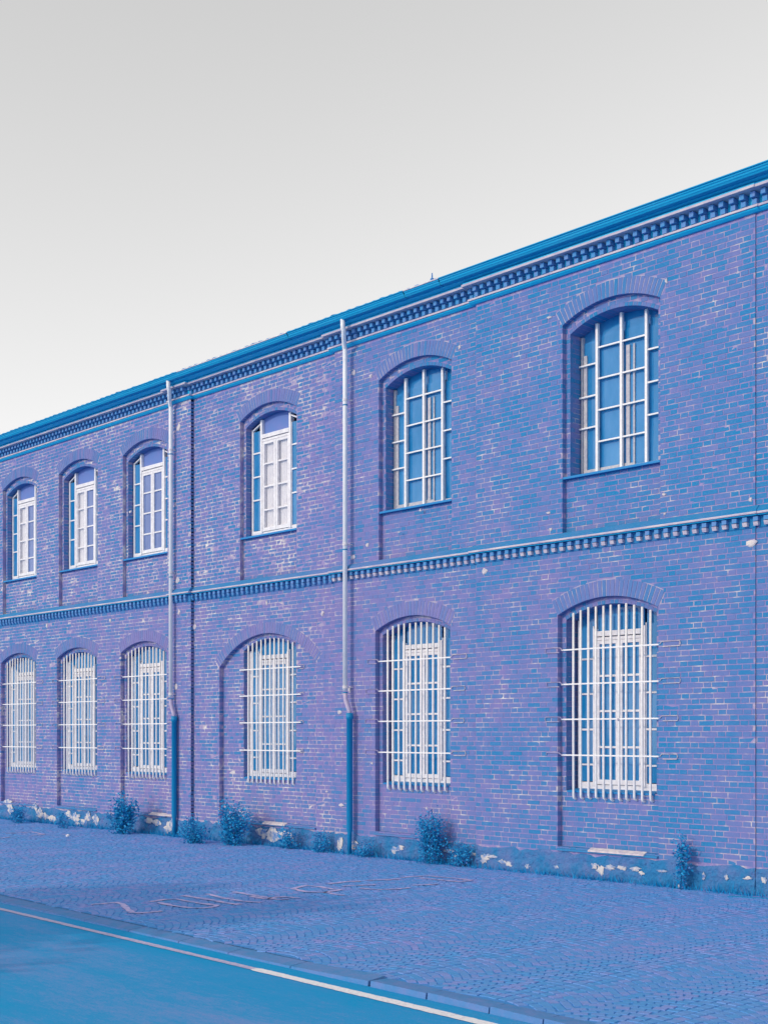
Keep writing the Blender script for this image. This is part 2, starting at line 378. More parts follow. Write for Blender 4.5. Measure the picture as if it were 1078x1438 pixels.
for k in range(ncourse):
    z0 = Z_PLINTH + k*COURSE + 0.006; z1 = z0 + BH; zm = (z0 + z1) / 2
    off = (0.0 if k % 2 == 0 else PERIOD/2) + random.uniform(-.012, .012) + (0.03 if k % 4 > 1 else 0)
    strc = Z_STR0 - 0.01 < zm < Z_STR1
    for (x0, x1, y) in SECTIONS:
        if strc: continue
        holes = [(o.cx - o.excl(zm) - (JT if zm > o.zs else 0), o.cx + o.excl(zm) + (JT if zm > o.zs else 0)) for o in OPEN if o.excl(zm) > 0]
        for a, b in spans(x0, x1, holes):
            for c, d, full in lay(a, b, z0, off): bricks.append((c, d, y, z0, full, 0.11))
    for o in OPEN:                                                # panels in the recesses
        h = o.half_in(zm)
        if h <= 0.05: continue
        hw = o.half_win(zm); holes = [(o.cx - hw, o.cx + hw)] if hw > 0 else []
        for a, b in spans(o.cx - h + .004, o.cx + h - .004, holes):
            for c, d, full in lay(a, b, z0, off + 0.05): bricks.append((c, d, o.back, z0, full, 0.06))
def seen_size(b):
    x, y = project((b[0]+b[1])/2, b[2], b[3])
    if not (4 < x < 1074 and 0 < y < 1430): return 0
    xa, _ = project(b[0], b[2], b[3]); xb, _ = project(b[1], b[2], b[3])
    return (xb - xa)
order = sorted(range(len(bricks)), key=lambda i: -(seen_size(bricks[i]) if bricks[i][4] else 0))
single = set(order[:300])
shapes = {}
def piece_mesh(l, key):
    if key not in shapes:
        m = MB(); m.add(brick_shape(-l/2, l/2, 0, 0.11, 0, BH), FACES5, random.random()); shapes[key] = m.mesh('brick', BRICK)
    return shapes[key]
mass = MB()
for i, (a, b, y, z, full, dep) in enumerate(bricks):
    y += random.choice((0, 0, 0, -.0015, .001, .001))
    if i in single:
        l = BL if b - a > 0.2 else HL
        link('brick', piece_mesh(l, (l, random.randrange(14))), wallo, ((a+b)/2, y, z), (0, 0, random.uniform(-.004, .004)))
    else:
        w_ = worn(a, z)*random.uniform(.4, 1.3)
        mass.add(brick_shape(a + w_, b - w_, y, y + dep, z + w_, z + BH - w_, 0.0016 + w_*.3), FACES5, random.random())
# bricks of the reveals beside each window
for o in OPEN:
    for sgn in (-1, 1):
        z = o.w0 + 0.004; k = 0
        while z + BH < o.zs2 + 0.02:
            xe = o.cx + sgn*o.a2; y = o.back + 0.004
            L = [0.115, 0.24, 0.115] if k % 2 else [0.24, 0.115, 0.115]
            for l in L:
                y2 = min(y + l, WIN_Y + 0.05)
                if y2 - y > 0.02:
                    r = random.uniform(-.002, .002)
                    xa, xb = (xe - 0.05, xe + r) if sgn < 0 else (xe + r, xe + 0.05)
                    mass.box(xa, xb, y, y2, z, z + BH, random.random())
                y = y2 + JT
            z += COURSE; k += 1
    # small header ring of the inner arch, running back to the window
    n = int(2*math.asin(o.a2/o.R2)*o.R2 / COURSE); ph = math.asin(o.a2/o.R2)
    for k in range(n):
        t0, t1 = -ph + 2*ph*(k+.07)/n, -ph + 2*ph*(k+.93)/n
        pt = lambda t, r, y: (o.cx + r*math.sin(t), y, o.zc2 + r*math.cos(t))
        ra, rb, ya, yb = o.R2, o.R2 + 0.055, o.back - .001, WIN_Y + 0.06
        mass.hexa([pt(t0,ra,ya), pt(t1,ra,ya), pt(t1,ra,yb), pt(t0,ra,yb), pt(t0,rb,ya), pt(t1,rb,ya), pt(t1,rb,yb), pt(t0,rb,yb)], random.random())
tag(bpart(mass, 'brickwork', BRICK, wallo), kind='stuff')

# voussoirs of the twelve arches
vmesh = {}
budget = 0
for i, o in enumerate(OPEN):
    key = (o.a, o.rise, o.t); ph = math.asin(o.a/o.R); n = int(round(2*ph*(o.R + .1)/COURSE))
    arch = bpy.data.objects.new('arch', None); C.objects.link(arch); arch.parent = building
    arch.location = Vector((o.cx, o.face, o.zc)) + ORI
    rg = MB(); m_ = 24
    for k in range(m_):
        t0, t1 = -ph*1.012 + 2.024*ph*k/m_, -ph*1.012 + 2.024*ph*(k+1)/m_
        quad(rg, [(q*math.sin(t), .0015, q*math.cos(t)) for t, q in ((t0, o.R + .002), (t1, o.R + .002), (t1, o.Ro + .014), (t0, o.Ro + .014))])
    rg.build('arch_mortar', ARCHMORTAR, arch)
    far = MB(); asone = i in (5, 11)
    for k in range(n):
        if (key, k) not in vmesh:
            t0, t1 = -ph + 2*ph*(k+.10)/n, -ph + 2*ph*(k+.90)/n; r = lambda: random.uniform(-.003, .003)
            pt = lambda t, q, y: (q*math.sin(t), y, q*math.cos(t))
            ra, rb, ya, yb = o.R + r()*.3, o.Ro + r(), -.0035 + r()*.3, o.depth + 0.02
            p = [pt(t0,ra,ya), pt(t1,ra,ya), pt(t1,ra,yb), pt(t0,ra,yb), pt(t0,rb,ya), pt(t1,rb,ya), pt(t1,rb,yb), pt(t0,rb,yb)]
            m = MB(); m.hexa(p, random.uniform(.4, 1.0)); vmesh[key, k] = (m.mesh('voussoir', BRICK), p)
        if asone: far.hexa(vmesh[key, k][1], random.uniform(.4, 1.0))
        else: link('voussoir', vmesh[key, k][0], arch)
    if asone: tag(far.build('voussoirs', BRICK, arch), kind='stuff')

# ------------------------------------------------------------------ plinth, ledges, string course, cornice
pl = MB()
for (x0, x1, y) in SECTIONS:
    n = max(2, int((x1 - x0) / 0.25)); rows = [0.0, 0.12, 0.25, 0.34, 0.372]
    jig = lambda i, j: y - 0.010 - (0.008 if j < 2 else 0) + 0.008*math.sin(x0*3 + i*1.7 + j*2.3) + (0.02 if j == 4 else 0)
    vs = []; fs = []
    for j, z in enumerate(rows):
        for i in range(n + 1):
            vs.append((x0 + (x1-x0)*i/n, jig(i, j), z - (0.03 if j == 0 else 0) - (abs(math.sin(i*2.1 + x0))*.07 + .03*math.sin(i*.9) if 1 < j < 4 else 0)))
    for j in range(4):
        for i in range(n): a = j*(n+1) + i; fs.append((a, a+1, a+n+2, a+n+1))
    t = len(vs)
    for i in range(n + 1): vs.append((x0 + (x1-x0)*i/n, y + 0.1, 0.374))
    for i in range(n): a = 4*(n+1) + i; fs.append((a, a+1, t+i+1, t+i))
    for i in (0, n):
        q = len(vs); vs.extend([(x0 + (x1-x0)*i/n, y + .12, 0), (x0 + (x1-x0)*i/n, y + .12, .372)])
        fs.append((i, q, q+1, 4*(n+1)+i))
    pl.add(vs, fs)
bpart(pl, 'plinth', PLINTH)
def blob(w, h, d, n=9):
    """an irregular lump of stone or mortar, flat behind, bulging to -Y"""
    m = MB(); ang = sorted(random.uniform(0, 2*math.pi) for _ in range(n)); ang = [2*math.pi*k/n + random.uniform(-.25, .25) for k in range(n)]
    out = [(w/2*math.cos(t)*random.uniform(.4, 1.25), 0.0, h/2*math.sin(t)*random.uniform(.5, 1.2)) for t in ang]
    mid = [(x*.72, -d*random.uniform(.7, 1.0), z*.72) for x, _, z in out]
    vs = out + mid + [(0, -d*1.1, 0)]
    fs = [(k, (k+1) % n, n + (k+1) % n, n + k) for k in range(n)] + [(n + k, n + (k+1) % n, 2*n) for k in range(n)]
    m.add(vs, fs); return m
def face_y(x): return next((y for x0, x1, y in SECTIONS if x0 <= x < x1), 0)
STONES = [(8,1128,14,9),(11,1137,10,12),(45,1133,10,8),(52,1142,13,12),(60,1146,9,9),(70,1150,12,10),(92,1144,10,9),(102,1148,14,12),(113,1154,12,8),(120,1147,11,12),
          (105,1158,10,6),(130,1151,9,12),(206,1153,12,9),(216,1156,12,7),(232,1162,13,12),(238,1160,9,22),(229,1169,7,12),(365,1170,16,14),(378,1173,17,16),(392,1174,16,13),(402,1177,12,14),
          (476,1186,9,15),(492,1190,8,9),(497,1185,7,8),(560,1191,10,6),(553,1194,7,8),(628,1195,14,4),(640,1203,6,4),(668,1200,12,4),(682,1206,8,12),(690,1202,14,5),(707,1210,13,6),(716,1213,9,7),
          (742,1216,8,5),(782,1217,8,4),(836,1216,9,8),(845,1222,12,12),(857,1218,14,7),(875,1219,13,6),(893,1220,14,6),(902,1226,7,6),(932,1223,14,3),(989,1230,5,9),(1021,1232,5,9),(1052,1233,13,4),(1073,1236,9,10)]
for (px, py, w, h) in STONES:
    x, z = wall_at(px, py, -0.1); sc = 107.6*(px + 1172)/2250
    o = blob(w/sc/0.5 if px < 700 else w/sc/.7, h/sc*1.25, 0.006, 15).build('stone', RUBBLE, building); o.location = Vector((x, face_y(x) - 0.022, z)) + ORI
for o in OPEN[6:]:                                                # pale ledge at the foot of each lower recess
    m = MB(); z = o.z0; m.hexa([(o.cx-o.a, o.face-.035, z-.05), (o.cx+o.a, o.face-.035, z-.05), (o.cx+o.a, o.back+.02, z-.05), (o.cx-o.a, o.back+.02, z-.05),
                       (o.cx-o.a, o.face-.03, z-.025), (o.cx+o.a, o.face-.03, z-.025), (o.cx+o.a, o.back+.02, z+.02), (o.cx-o.a, o.back+.02, z+.02)])
    bpart(m, 'ledge', BRICK)

for (xa, ya, xb, yb) in ((828,1197,906,1203), (206,1128,249,1131), (365,1156,396,1159)):                  # pale cement left on some of the ledges
    (wa, za), (wb, zb) = wall_at(xa, ya, -.1), wall_at(xb, yb, -.1); yy = face_y((wa+wb)/2); m = MB()
    m.hexa([(wa, yy-.05, .39), (wb, yy-.05, .39), (wb, yy+.04, .39), (wa, yy+.04, .39), (wa, yy-.045, .412), (wb, yy-.04, .41), (wb, yy+.04, .445), (wa, yy+.04, .445)]); bpart(m, 'cement_fillet', CEMENT)

ZO = [0.0]                                                        # tiny lift per section, so that overlapping ends never share a plane
def profile(mb, x0, x1, y, pts, ends=True):
    """sweep a profile (outward offset, z) along X"""
    n = len(pts); vs = [(x, y - p, z + ZO[0]) for x in (x0, x1) for p, z in pts]
    fs = [(k, n + k, n + k + 1, k + 1) for k in range(n - 1)]
    if ends: fs += [tuple(range(n)), tuple(range(2*n - 1, n - 1, -1))]
    mb.add(vs, fs)
sections_c = [(x0 - (0.0), x1, y) for x0, x1, y in SECTIONS]
strm, lowm, upm, frz, sof = MB(), MB(), MB(), MB(), MB()
slope = MB(); fil = MB()
for (x0, x1, y) in SECTIONS:
    ZO[0] += 0.0006
    e0 = x0 - (0.06 if y < -.01 and x0 != -8.80 else 0); e1 = x1 + (0.06 if x1 in (-21.56, -8.80) else 0)
    profile(fil, e0 - .012, e1 + .012, y, [(0, 4.991), (0.108, 4.991), (0.112, 4.975), (0.108, 4.962), (0, 4.962)])
    profile(fil, e0 - .03, e1 + .03, y, [(0, 8.977), (0.102, 8.977), (0.102, 8.948), (0, 8.948)])
    profile(fil, e0 - .05, e1 + .05, y, [(0, 9.186), (0.225, 9.186), (0.225, 9.152), (0, 9.152)])
    profile(slope, e0, e1, y, [(0, 5.085), (0.012, 5.085), (0.085, 5.02), (0.085, 4.993), (0, 4.993)])
    profile(strm, e0 - .01, e1 + .01, y, [(0, 4.960), (0.088, 4.960), (0.088, 4.945), (0, 4.945)])
    profile(slope, e0 + .05, e1 - .05, y, [(0, 4.943), (0.010, 4.943), (0.010, 4.80), (0, 4.79)])
    profile(lowm, e0 - .02, e1 + .02, y, [(0, 8.946), (0.082, 8.946), (0.075, 8.93), (0.035, 8.905), (0, 8.905)])
    profile(frz, e0, e1, y, [(0, 9.20), (0.02, 9.20), (0.02, 8.977), (0, 8.977)])
    profile(upm, e0 - .04, e1 + .04, y, [(0, 9.216), (0.20, 9.216), (0.20, 9.188), (0, 9.188)])
bpart(fil, 'fillet', FILLET); bpart(slope, 'string_course_slope', BRICK); bpart(strm, 'string_course', GUTTERM)
bpart(frz, 'frieze', EAVES); bpart(lowm, 'lower_moulding', EAVES); bpart(upm, 'upper_moulding', EAVES)
ZO[0] = 0.0
profile(sof, X_W, X_E, 0, [(0, 9.38), (0.335, 9.36), (0.335, 9.25), (0.23, 9.225), (0, 9.218)]); bpart(sof, 'soffit', EAVES)
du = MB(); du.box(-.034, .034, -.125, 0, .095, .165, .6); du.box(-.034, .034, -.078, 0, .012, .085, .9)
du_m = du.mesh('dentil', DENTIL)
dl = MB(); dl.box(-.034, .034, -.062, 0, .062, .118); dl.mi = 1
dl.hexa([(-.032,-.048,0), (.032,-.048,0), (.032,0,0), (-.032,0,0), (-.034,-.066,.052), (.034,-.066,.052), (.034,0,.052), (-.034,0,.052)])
dl_m = dl.mesh('dentil', [DENTIL, FILLET]); dl_w = dl.mesh('dentil', [DENTIL, DENTIL])  # pale slot on lower brick: sun highlight and light wash put into colour
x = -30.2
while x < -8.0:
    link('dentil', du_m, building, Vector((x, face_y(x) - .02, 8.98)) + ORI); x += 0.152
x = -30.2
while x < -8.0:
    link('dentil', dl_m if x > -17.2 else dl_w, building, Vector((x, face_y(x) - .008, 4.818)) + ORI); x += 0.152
# gutter, roof and its tiles
def gutter(x0, x1, mat, lip):
    m = MB(); prof = [(0.335, 9.345), (0.337, 9.275), (0.36, 9.258), (0.43, 9.262), (0.445, 9.285), (0.452, 9.287), (0.458, 9.315), (0.470, 9.318), (0.474, 9.345)]
    prof = prof + [(0.485, 9.355), (0.475, 9.358)] if lip else prof
    profile(m, x0, x1, 0, prof, False); profile(m, x0, x1, 0, [(p*0.985+.01, z+.004) for p, z in prof][::-1], False)
    o = bpart(m, 'gutter', mat)
    b = MB(); b.tube([(x0, -.485, 9.352), (x1, -.485, 9.352)], 0.011, 8); bpart(b, 'gutter_bead', ZINC if lip else mat, o); return o
gutter(X_W, -21.45, GUTTERM, False); gutter(-21.45, -18.0, GUTTERM, True); gutter(-17.98, -15.0, GUTTERM, False); gutter(-14.98, -14.2, GUTTERM, True); gutter(-14.18, X_E, GUTTERM, False)
rf = MB(); quad(rf, [(X_W-.2, -.34, 9.385), (X_E+.2, -.34, 9.385), (X_E+.2, 5.5, 11.3), (X_W-.2, 5.5, 11.3)]); quad(rf, [(X_W-.2, 5.5, 11.3), (X_E+.2, 5.5, 11.3), (X_E+.2, 11.6, 9.27), (X_W-.2, 11.6, 9.27)])
roof = bpart(rf, 'roof', TILE)
tm = MB(); n = 8
vs = []; fs = []
for j, yy in enumerate((-.02, .4)):
    for k in range(n + 1):
        t = math.pi*k/n; vs.append((-.1 + .2*k/n, yy, .012 + .024*math.sin(t) + yy*.328)); 
    for k in range(n + 1):
        t = math.pi*k/n; vs.append((-.1 + .2*k/n, yy, .026*math.sin(t) + yy*.328))
w = 2*(n+1)
for k in range(n):
    fs += [(k, k+1, k+1+w, k+w), (n+1+k, n+2+k, k+1, k), (n+1+k, n+1+k+w, n+2+k+w, n+2+k)]
tm.add(vs, fs); tile_m = tm.mesh('roof_tile', TILE, False)
x = -30.3
while x < -8.0:
    link('roof_tile', tile_m, roof, (x, -.42 + random.uniform(-.012, .012), (9.366 if x < -14.2 else 9.345) + random.uniform(-.004, .006)), (0, 0, random.uniform(-.02, .02))); x += 0.205
kn = MB(); kn.tube([(0,0,0), (0,0,.05), (0,0,.06), (0,0,.14)], [.035,.03,.012,.008], 8)
o = kn.build('roof_finial', TILE, building); o.location = Vector((wall_at(588, 395, -.7)[0], -.40, 9.375)) + ORI

# ------------------------------------------------------------------ windows
def bar(mb, x0, x1, z0, z1, y0, y1): mb.box(x0, x1, y0, y1, z0, z1)
def sub(name, mb_or_mesh, mat, par, loc=None):
    if isinstance(mb_or_mesh, MB): return mb_or_mesh.build(name, mat, par, loc=loc)
    return link(name, mb_or_mesh, par, loc)
pane_cache = {}
def pane(par, x0, x1, z0, z1, y, mat):
    key = (round(x1-x0, 3), round(z1-z0, 3), mat.name)
    if key not in pane_cache:
        m = MB(); w, h = (x1-x0)/2, (z1-z0)/2; m.add([(-w, 0, -h), (w, 0, -h), (w, 0, h), (-w, 0, h)], [(0, 1, 2, 3)]); pane_cache[key] = m.mesh('pane', mat)
    link('pane', pane_cache[key], par, ((x0+x1)/2, y, (z0+z1)/2), (random.uniform(-.012, .012), 0, random.uniform(-.02, .02)))
def curtain(par, x0, x1, z0, z1, y, folds=7, amp=0.02, mat=None):
    m = MB(); n = folds*6; vs = []; fs = []
    for j, z in enumerate((z0, (z0+z1)/2, z1)):
        for k in range(n+1): vs.append((x0 + (x1-x0)*k/n, y + amp*math.sin(2*math.pi*k/6 + j*.3) + amp*.4*math.sin(k*.37), z))
    for j in range(2):
        for k in range(n): a = j*(n+1)+k; fs.append((a, a+1, a+n+2, a+n+1))
    m.add(vs, fs); return m.build('curtain', mat or CURTAIN, par, True)
def arch_fill(o, y, x0, x1, z0, inset, mat, name, par):
    m = MB(); n = 12
    xs = [x0 + (x1-x0)*k/n for k in range(n+1)]
    top = [o.top2(o.cx + x) - inset for x in xs]
    for k in range(n):
        m.hexa([(xs[k],y,z0),(xs[k+1],y,z0),(xs[k+1],y+.02,z0),(xs[k],y+.02,z0),(xs[k],y,top[k]),(xs[k+1],y,top[k+1]),(xs[k+1],y+.02,top[k+1]),(xs[k],y+.02,top[k])])
    return m.build(name, mat, par)
def make_window(o, idx):
    cx, Y = o.cx, WIN_Y
    low = o.kind == 'lower'; iron = o.kind == 'iron'
    S, M = 0.755, 0.435                                            # outer stile and casement stile, from the middle
    if low: zb, zt = 1.34, 3.62
    else: zb, zt = 5.99, 7.88
    mats = {'iron': IRONWHITE, 'wood': WHITE, 'lower': WHITE}[o.kind]
    fr = MB(); sw = 0.03 if iron else 0.04
    for s in (-1, 1):
        bar(fr, *(sorted((s*(S), s*(S - sw*1.1)))), o.w0, o.top2(cx + S) - 0.02, Y-.03, Y+.05)
    bar(fr, -S+sw, S-sw, o.w0, zb + .01, Y-.025, Y+.045)
    root = fr.build('window', OLDWHITE if iron else WHITE, building); root.location = Vector((cx, 0, 0)) + ORI
    # levels of the glazing bars: casements, and the staggered ones of the side lights
    if low: ml, sl_ = [1.91, 2.44, 2.96], [1.65, 2.17, 2.70, 3.22]
    elif iron: ml, sl_ = [6.42, 6.885, 7.35, 7.81], [6.655, 7.12, 7.59]
    else: ml, sl_ = [6.42, 6.87, 7.31], [6.64, 7.09, 7.55]
    gl = GLASS if (iron or low) else GLASS2
    if iron:
        for x in (-M, 0, M):
            m = MB(); bar(m, x-.021, x+.021, o.w0+.02, o.top2(cx+x)-.01, Y-.075, Y-.03); sub('upright', m, IRONWHITE, root)
        for z in ml: m = MB(); bar(m, -M+.020, M-.020, z-.0115, z+.0115, Y-.068, Y-.038); sub('glazing_bar', m, IRONWHITE, root)
        for s in (-1, 1):
            for z in sl_:
                m = MB(); a, b = sorted((s*(M+.020), s*(S+.01))); bar(m, a, b, z-.0115, z+.0115, Y-.068, Y-.038); sub('glazing_bar', m, IRONWHITE, root)
        # old timber casements behind the bars
        ins = MB()
        for x in (-.685, 0.085): bar(ins, x-.03, x+.03, zb, 7.75, Y-.022, Y+.001)
        bar(ins, -.66, .06, zb, zb+.05, Y-.02, Y-.001)
        for x in (.19,): bar(ins, x-.012, x+.012, zb, 7.75, Y-.02, Y+.001)
        bar(ins, .08, .19, zb, zb+.04, Y-.018, Y-.001)
        sub('inner_sash', ins, OLDWHITE, root)
        lv = [zb] + ml + [8.0]
        for x0, x1 in ((-M, 0), (0, M)):
            for a, b in zip(lv, lv[1:]): pane(root, x0+.004, x1-.004, a+.004, b-.004, Y+.003, gl)
        for s in (-1, 1):
            x0, x1 = sorted((s*M, s*S))
            for a, b in zip([zb]+sl_, sl_+[7.95]): pane(root, x0+.004, x1-.004, a+.004, b-.004, Y+.003, gl)
        arch_fill(o, Y+.02, -M, M, 7.99, 0.0, GLASS, 'tympanum', root)
        for s in (-1, 1):
            x0, x1 = sorted((s*M, s*(S+.02))); arch_fill(o, Y+.022, x0, x1, 7.93, 0.0, GLASS, 'tympanum', root)
    else:
        for s in (-1, 1):
            x0, x1 = sorted((s*(M-.028), s*(M+.028)))
            top = o.top2(cx + M) - .01 if not low else 3.66
            m = MB(); bar(m, x0, x1, zb, top, Y-.05, Y+.04); sub('mullion', m, WHITE, root)
        ts = MB(); bar(ts, -M+.028, M-.028, zt-.075, zt, Y-.055, Y+.03)
        bar(ts, -M+.028, M-.028, zt-.135, zt-.09, Y-.04, Y+.02); sub('transom', ts, WHITE, root)
        for s in (-1, 1):                                          # two casements
            m = MB(); xi, xo = sorted((s*0.004, s*(M-.032)))
            bar(m, xi, xi+(.055 if s > 0 else .05), zb+.02, zt-.14, Y-.04, Y+.015); bar(m, xo-(.05 if s > 0 else .055), xo, zb+.02, zt-.14, Y-.04, Y+.015)
            bar(m, xi+.05, xo-.05, zb+.02, zb+.09, Y-.038, Y+.012); bar(m, xi+.05, xo-.05, zt-.19, zt-.14, Y-.038, Y+.012)
            for z in ml: bar(m, xi+.05, xo-.05, z-.015, z+.015, Y-.034, Y+.006)
            sub('casement', m, WHITE, root)
            lv = [zb+.07] + ml + [zt-.17]
            veiled = (not low) and (idx == 2 or (idx in (4, 5) and s < 0))
            for a, b in zip(lv, lv[1:]): pane(root, xi+.05, xo-.05, a+.012, b-.012, Y-.01, GLASS3 if veiled else gl)
            m = MB(); x0, x1 = sorted((s*(M+.028), s*(S-sw)))     # side light
            for z in sl_: bar(m, x0, x1, z-.014, z+.014, Y-.035, Y+.005)
            if not low:
                ta, tb = o.top2(cx + x0) - .05, o.top2(cx + x1) - .05
                m.hexa([(x0,Y-.035,ta-.03),(x1,Y-.035,tb-.03),(x1,Y+.01,tb-.03),(x0,Y+.01,ta-.03),(x0,Y-.035,ta),(x1,Y-.035,tb),(x1,Y+.01,tb),(x0,Y+.01,ta)])
            bar(m, x0, x1, zb+.0, zb+.05, Y-.03, Y+.005)
            zz = 3.7 if low else 7.98
            bar(m, x0-.006, x0+.012, zb, zz, Y-.031, Y+.004); bar(m, x1-.012, x1+.006, zb, zz, Y-.031, Y+.004)
            sub('side_light', m, WHITE, root)
            lv = [zb+.05] + sl_ + [o.top2(cx + S) - .06 if not low else 3.7]
            for a, b in zip(lv, lv[1:]): pane(root, x0, x1, a+.012, b-.012, Y-.01, GLASS)
        arch_fill(o, Y+.01, -M+.02, M-.02, zt-.01, 0.0, GLASS if low else BOARD, 'tympanum', root)
        if low:
            for s in (-1, 1):
                x0, x1 = sorted((s*(M+.02), s*S)); arch_fill(o, Y+.012, x0, x1, 3.66, 0.0, GLASS, 'tympanum', root)
    # sill
    sm = MB()
    if low: sm.hexa([(-.77, o.back-.02, o.w0-.02), (.77, o.back-.02, o.w0-.02), (.77, Y+.06, o.w0-.02), (-.77, Y+.06, o.w0-.02), (-.77, o.back-.02, o.w0+.005), (.77, o.back-.02, o.w0+.005), (.77, Y+.06, o.w0+.04), (-.77, Y+.06, o.w0+.04)])
    else: sm.hexa([(-.852, o.back-.075, o.w0-.045), (.852, o.back-.075, o.w0-.045), (.852, Y+.06, o.w0-.03), (-.852, Y+.06, o.w0-.03), (-.852, o.back-.075, o.w0-.012), (.852, o.back-.075, o.w0-.012), (.852, Y+.06, o.w0+.03), (-.852, Y+.06, o.w0+.03)])
    sub('sill', sm, SLATE, root)
    # the dim room behind
    rm = MB(); x0, x1, z0, z1, y1 = -.95, .95, o.w0-.2, o.zs2+.5, Y+1.1
    quad(rm, [(x0,y1,z0),(x1,y1,z0),(x1,y1,z1),(x0,y1,z1)]); quad(rm, [(x0,Y+.1,z0),(x0,y1,z0),(x0,y1,z1),(x0,Y+.1,z1)]); quad(rm, [(x1,Y+.1,z0),(x1,y1,z0),(x1,y1,z1),(x1,Y+.1,z1)])
    quad(rm, [(x0,Y+.1,z0),(x1,Y+.1,z0),(x1,y1,z0),(x0,y1,z0)]); quad(rm, [(x0,Y+.1,z1),(x1,Y+.1,z1),(x1,y1,z1),(x0,y1,z1)])
    sub('room', rm, ROOM, root)
    if o.kind == 'wood':
        if idx == 2: curtain(root, -.40, -.02, 6.0, 7.75, Y+.028, 5, .009); curtain(root, .05, .40, 6.0, 7.75, Y+.028, 5, .009)
        if idx in (4, 5): curtain(root, -.40, -.04, 6.0, 7.75, Y+.028, 5, .009)
        if idx == 3: curtain(root, .30, .42, 6.0, 7.75, Y+.06, 2)
    if idx == 1: curtain(root, -.70, -.46, 6.0, 7.85, Y+.035, 3, .012); curtain(root, .22, .42, 6.0, 6.55, Y+.05, 2)  # second, short piece stands in for a bright reflection in the pane
    if idx == 0: curtain(root, -.3, -.12, 6.0, 6.35, Y+.06, 3, .015); curtain(root, -.62, -.5, 6.0, 6.55, Y+.06, 2, .015, STONETRIM)
    return root
for i, o in enumerate(OPEN): make_window(o, i % 6)

# ------------------------------------------------------------------ iron grilles before the lower windows
def rod(x, ztop, zbot, y, rad=0.0178):
    m = MB(); m.tube([(x, y, ztop), (x, y-.004, (ztop+zbot)/2), (x, y, zbot+.05), (x, y+.006, zbot+.022), (x+.006, y+.03, zbot+.004), (x+.012, y+.075, zbot)], rad, 6); return m
for gi, o in enumerate(OPEN[6:]):
    gy = o.face + (0.035 if gi != 2 else 0.06); gx = o.cx + 0.06
    root = bpy.data.objects.new('window_grille', None); C.objects.link(root); root.parent = building; root.location = Vector((gx, 0, 0)) + ORI
    if gi == 0: pass
    for k in range(11):
        x = -.675 + .135*k + random.uniform(-.006, .006)
        zt = min(o.top(gx + x), 4.06) - 0.09 - random.uniform(0, .015) if gi != 2 else 3.93 - .12*(x/.7)**2
        zb = 1.15 + random.uniform(-.012, .012)
        rod(x, zt, zb, gy).build('bar', IRONWHITE, root, True)
    for k, z in enumerate((3.35, 2.84, 2.32, 1.79)):
        h = 0.80 if gi != 2 else 0.84
        m = MB(); m.box(-h - .09, h + .09, gy-.022, gy-.015, z-.0105, z+.0105); m.build('cross_bar', IRONWHITE, root)
        for s in (-1, 1):                                          # flat looped end let into the brickwork
            a0, a1 = (0.86, 1.19) if gi != 2 else (0.80, 0.97)
            yy = (o.face if gi != 2 else o.back) - 0.012; l = a1 - random.uniform(0, .07); m = MB()
            if random.random() < 0.8:
                pts = [(s*a0, yy, z-.0), (s*(a0+.03), yy, z+.034), (s*l, yy, z+.036), (s*(l+.012), yy, z), (s*l, yy, z-.034), (s*(a0+.05), yy, z-.036)]
            else: pts = [(s*a0, yy, z), (s*(a0+.05), yy, z+.03), (s*l, yy, z+.034), (s*(l+.01), yy, z)]
            m.tube(pts, 0.0065, 5); m.build('anchor', STONETRIM if s < 0 else CEMENT, root)

# ------------------------------------------------------------------ downpipes
def downpipe(xt, x, face, name='downpipe'):
    y0 = face - 0.13
    m = MB(); m.tube([(xt, -.40, 9.30), (xt, -.395, 9.14), (xt+.004, -.38, 9.09), (xt + (x-xt)*.5, (y0-.40)/2, 8.98), (x, y0-.015, 8.87), (x, y0, 8.82), (x, y0, 8.45), (x, y0, 2.86)], 0.041, 14)
    o = bpart(m, name, PIPEWHITE, smooth=True)
    m = MB(); m.tube([(x, y0, 2.84), (x+.01, y0, 2.72), (x+.09, y0+.02, 2.50), (x+.095, y0+.02, 2.44)], 0.040, 12); m.build('offset_bend', plainzinc, o, True)
    m = MB(); m.tube([(x+.095, y0+.02, 2.47), (x+.095, y0+.02, 2.36), (x+.095, y0+.02, 2.355), (x+.095, y0+.02, .42), (x+.095, y0+.02, .38), (x+.095, y0+.02, 0.0)], [.064,.064,.054,.054,.040,.040], 14); m.build('iron_pipe', CASTIRON, o, True)
    for z in (7.95, 5.42, 2.92):
        m = MB(); m.tube([(x, y0, z-.02), (x, y0, z+.02)], .049, 14); m.tube([(x+.02, y0+.03, z), (x+.05, face+.02, z)], .01, 6); m.build('clamp', ZINC, o)
        m = MB(); m.tube([(x, y0, z-.10), (x, y0, z-.080)], .047, 14); m.build('collar', CASTIRON, o)
    return o
plainzinc = plain('grey_zinc_bend', (0.55, 0.47, 0.60), (0.36, 0.33, 0.58), 8.0, 0.5)
downpipe(wall_at(236.5, 545, -.40)[0], wall_at(240, 700, -.16)[0], -.03); downpipe(wall_at(481, 455, -.40)[0], wall_at(484.5, 700, -.19)[0], -.06)

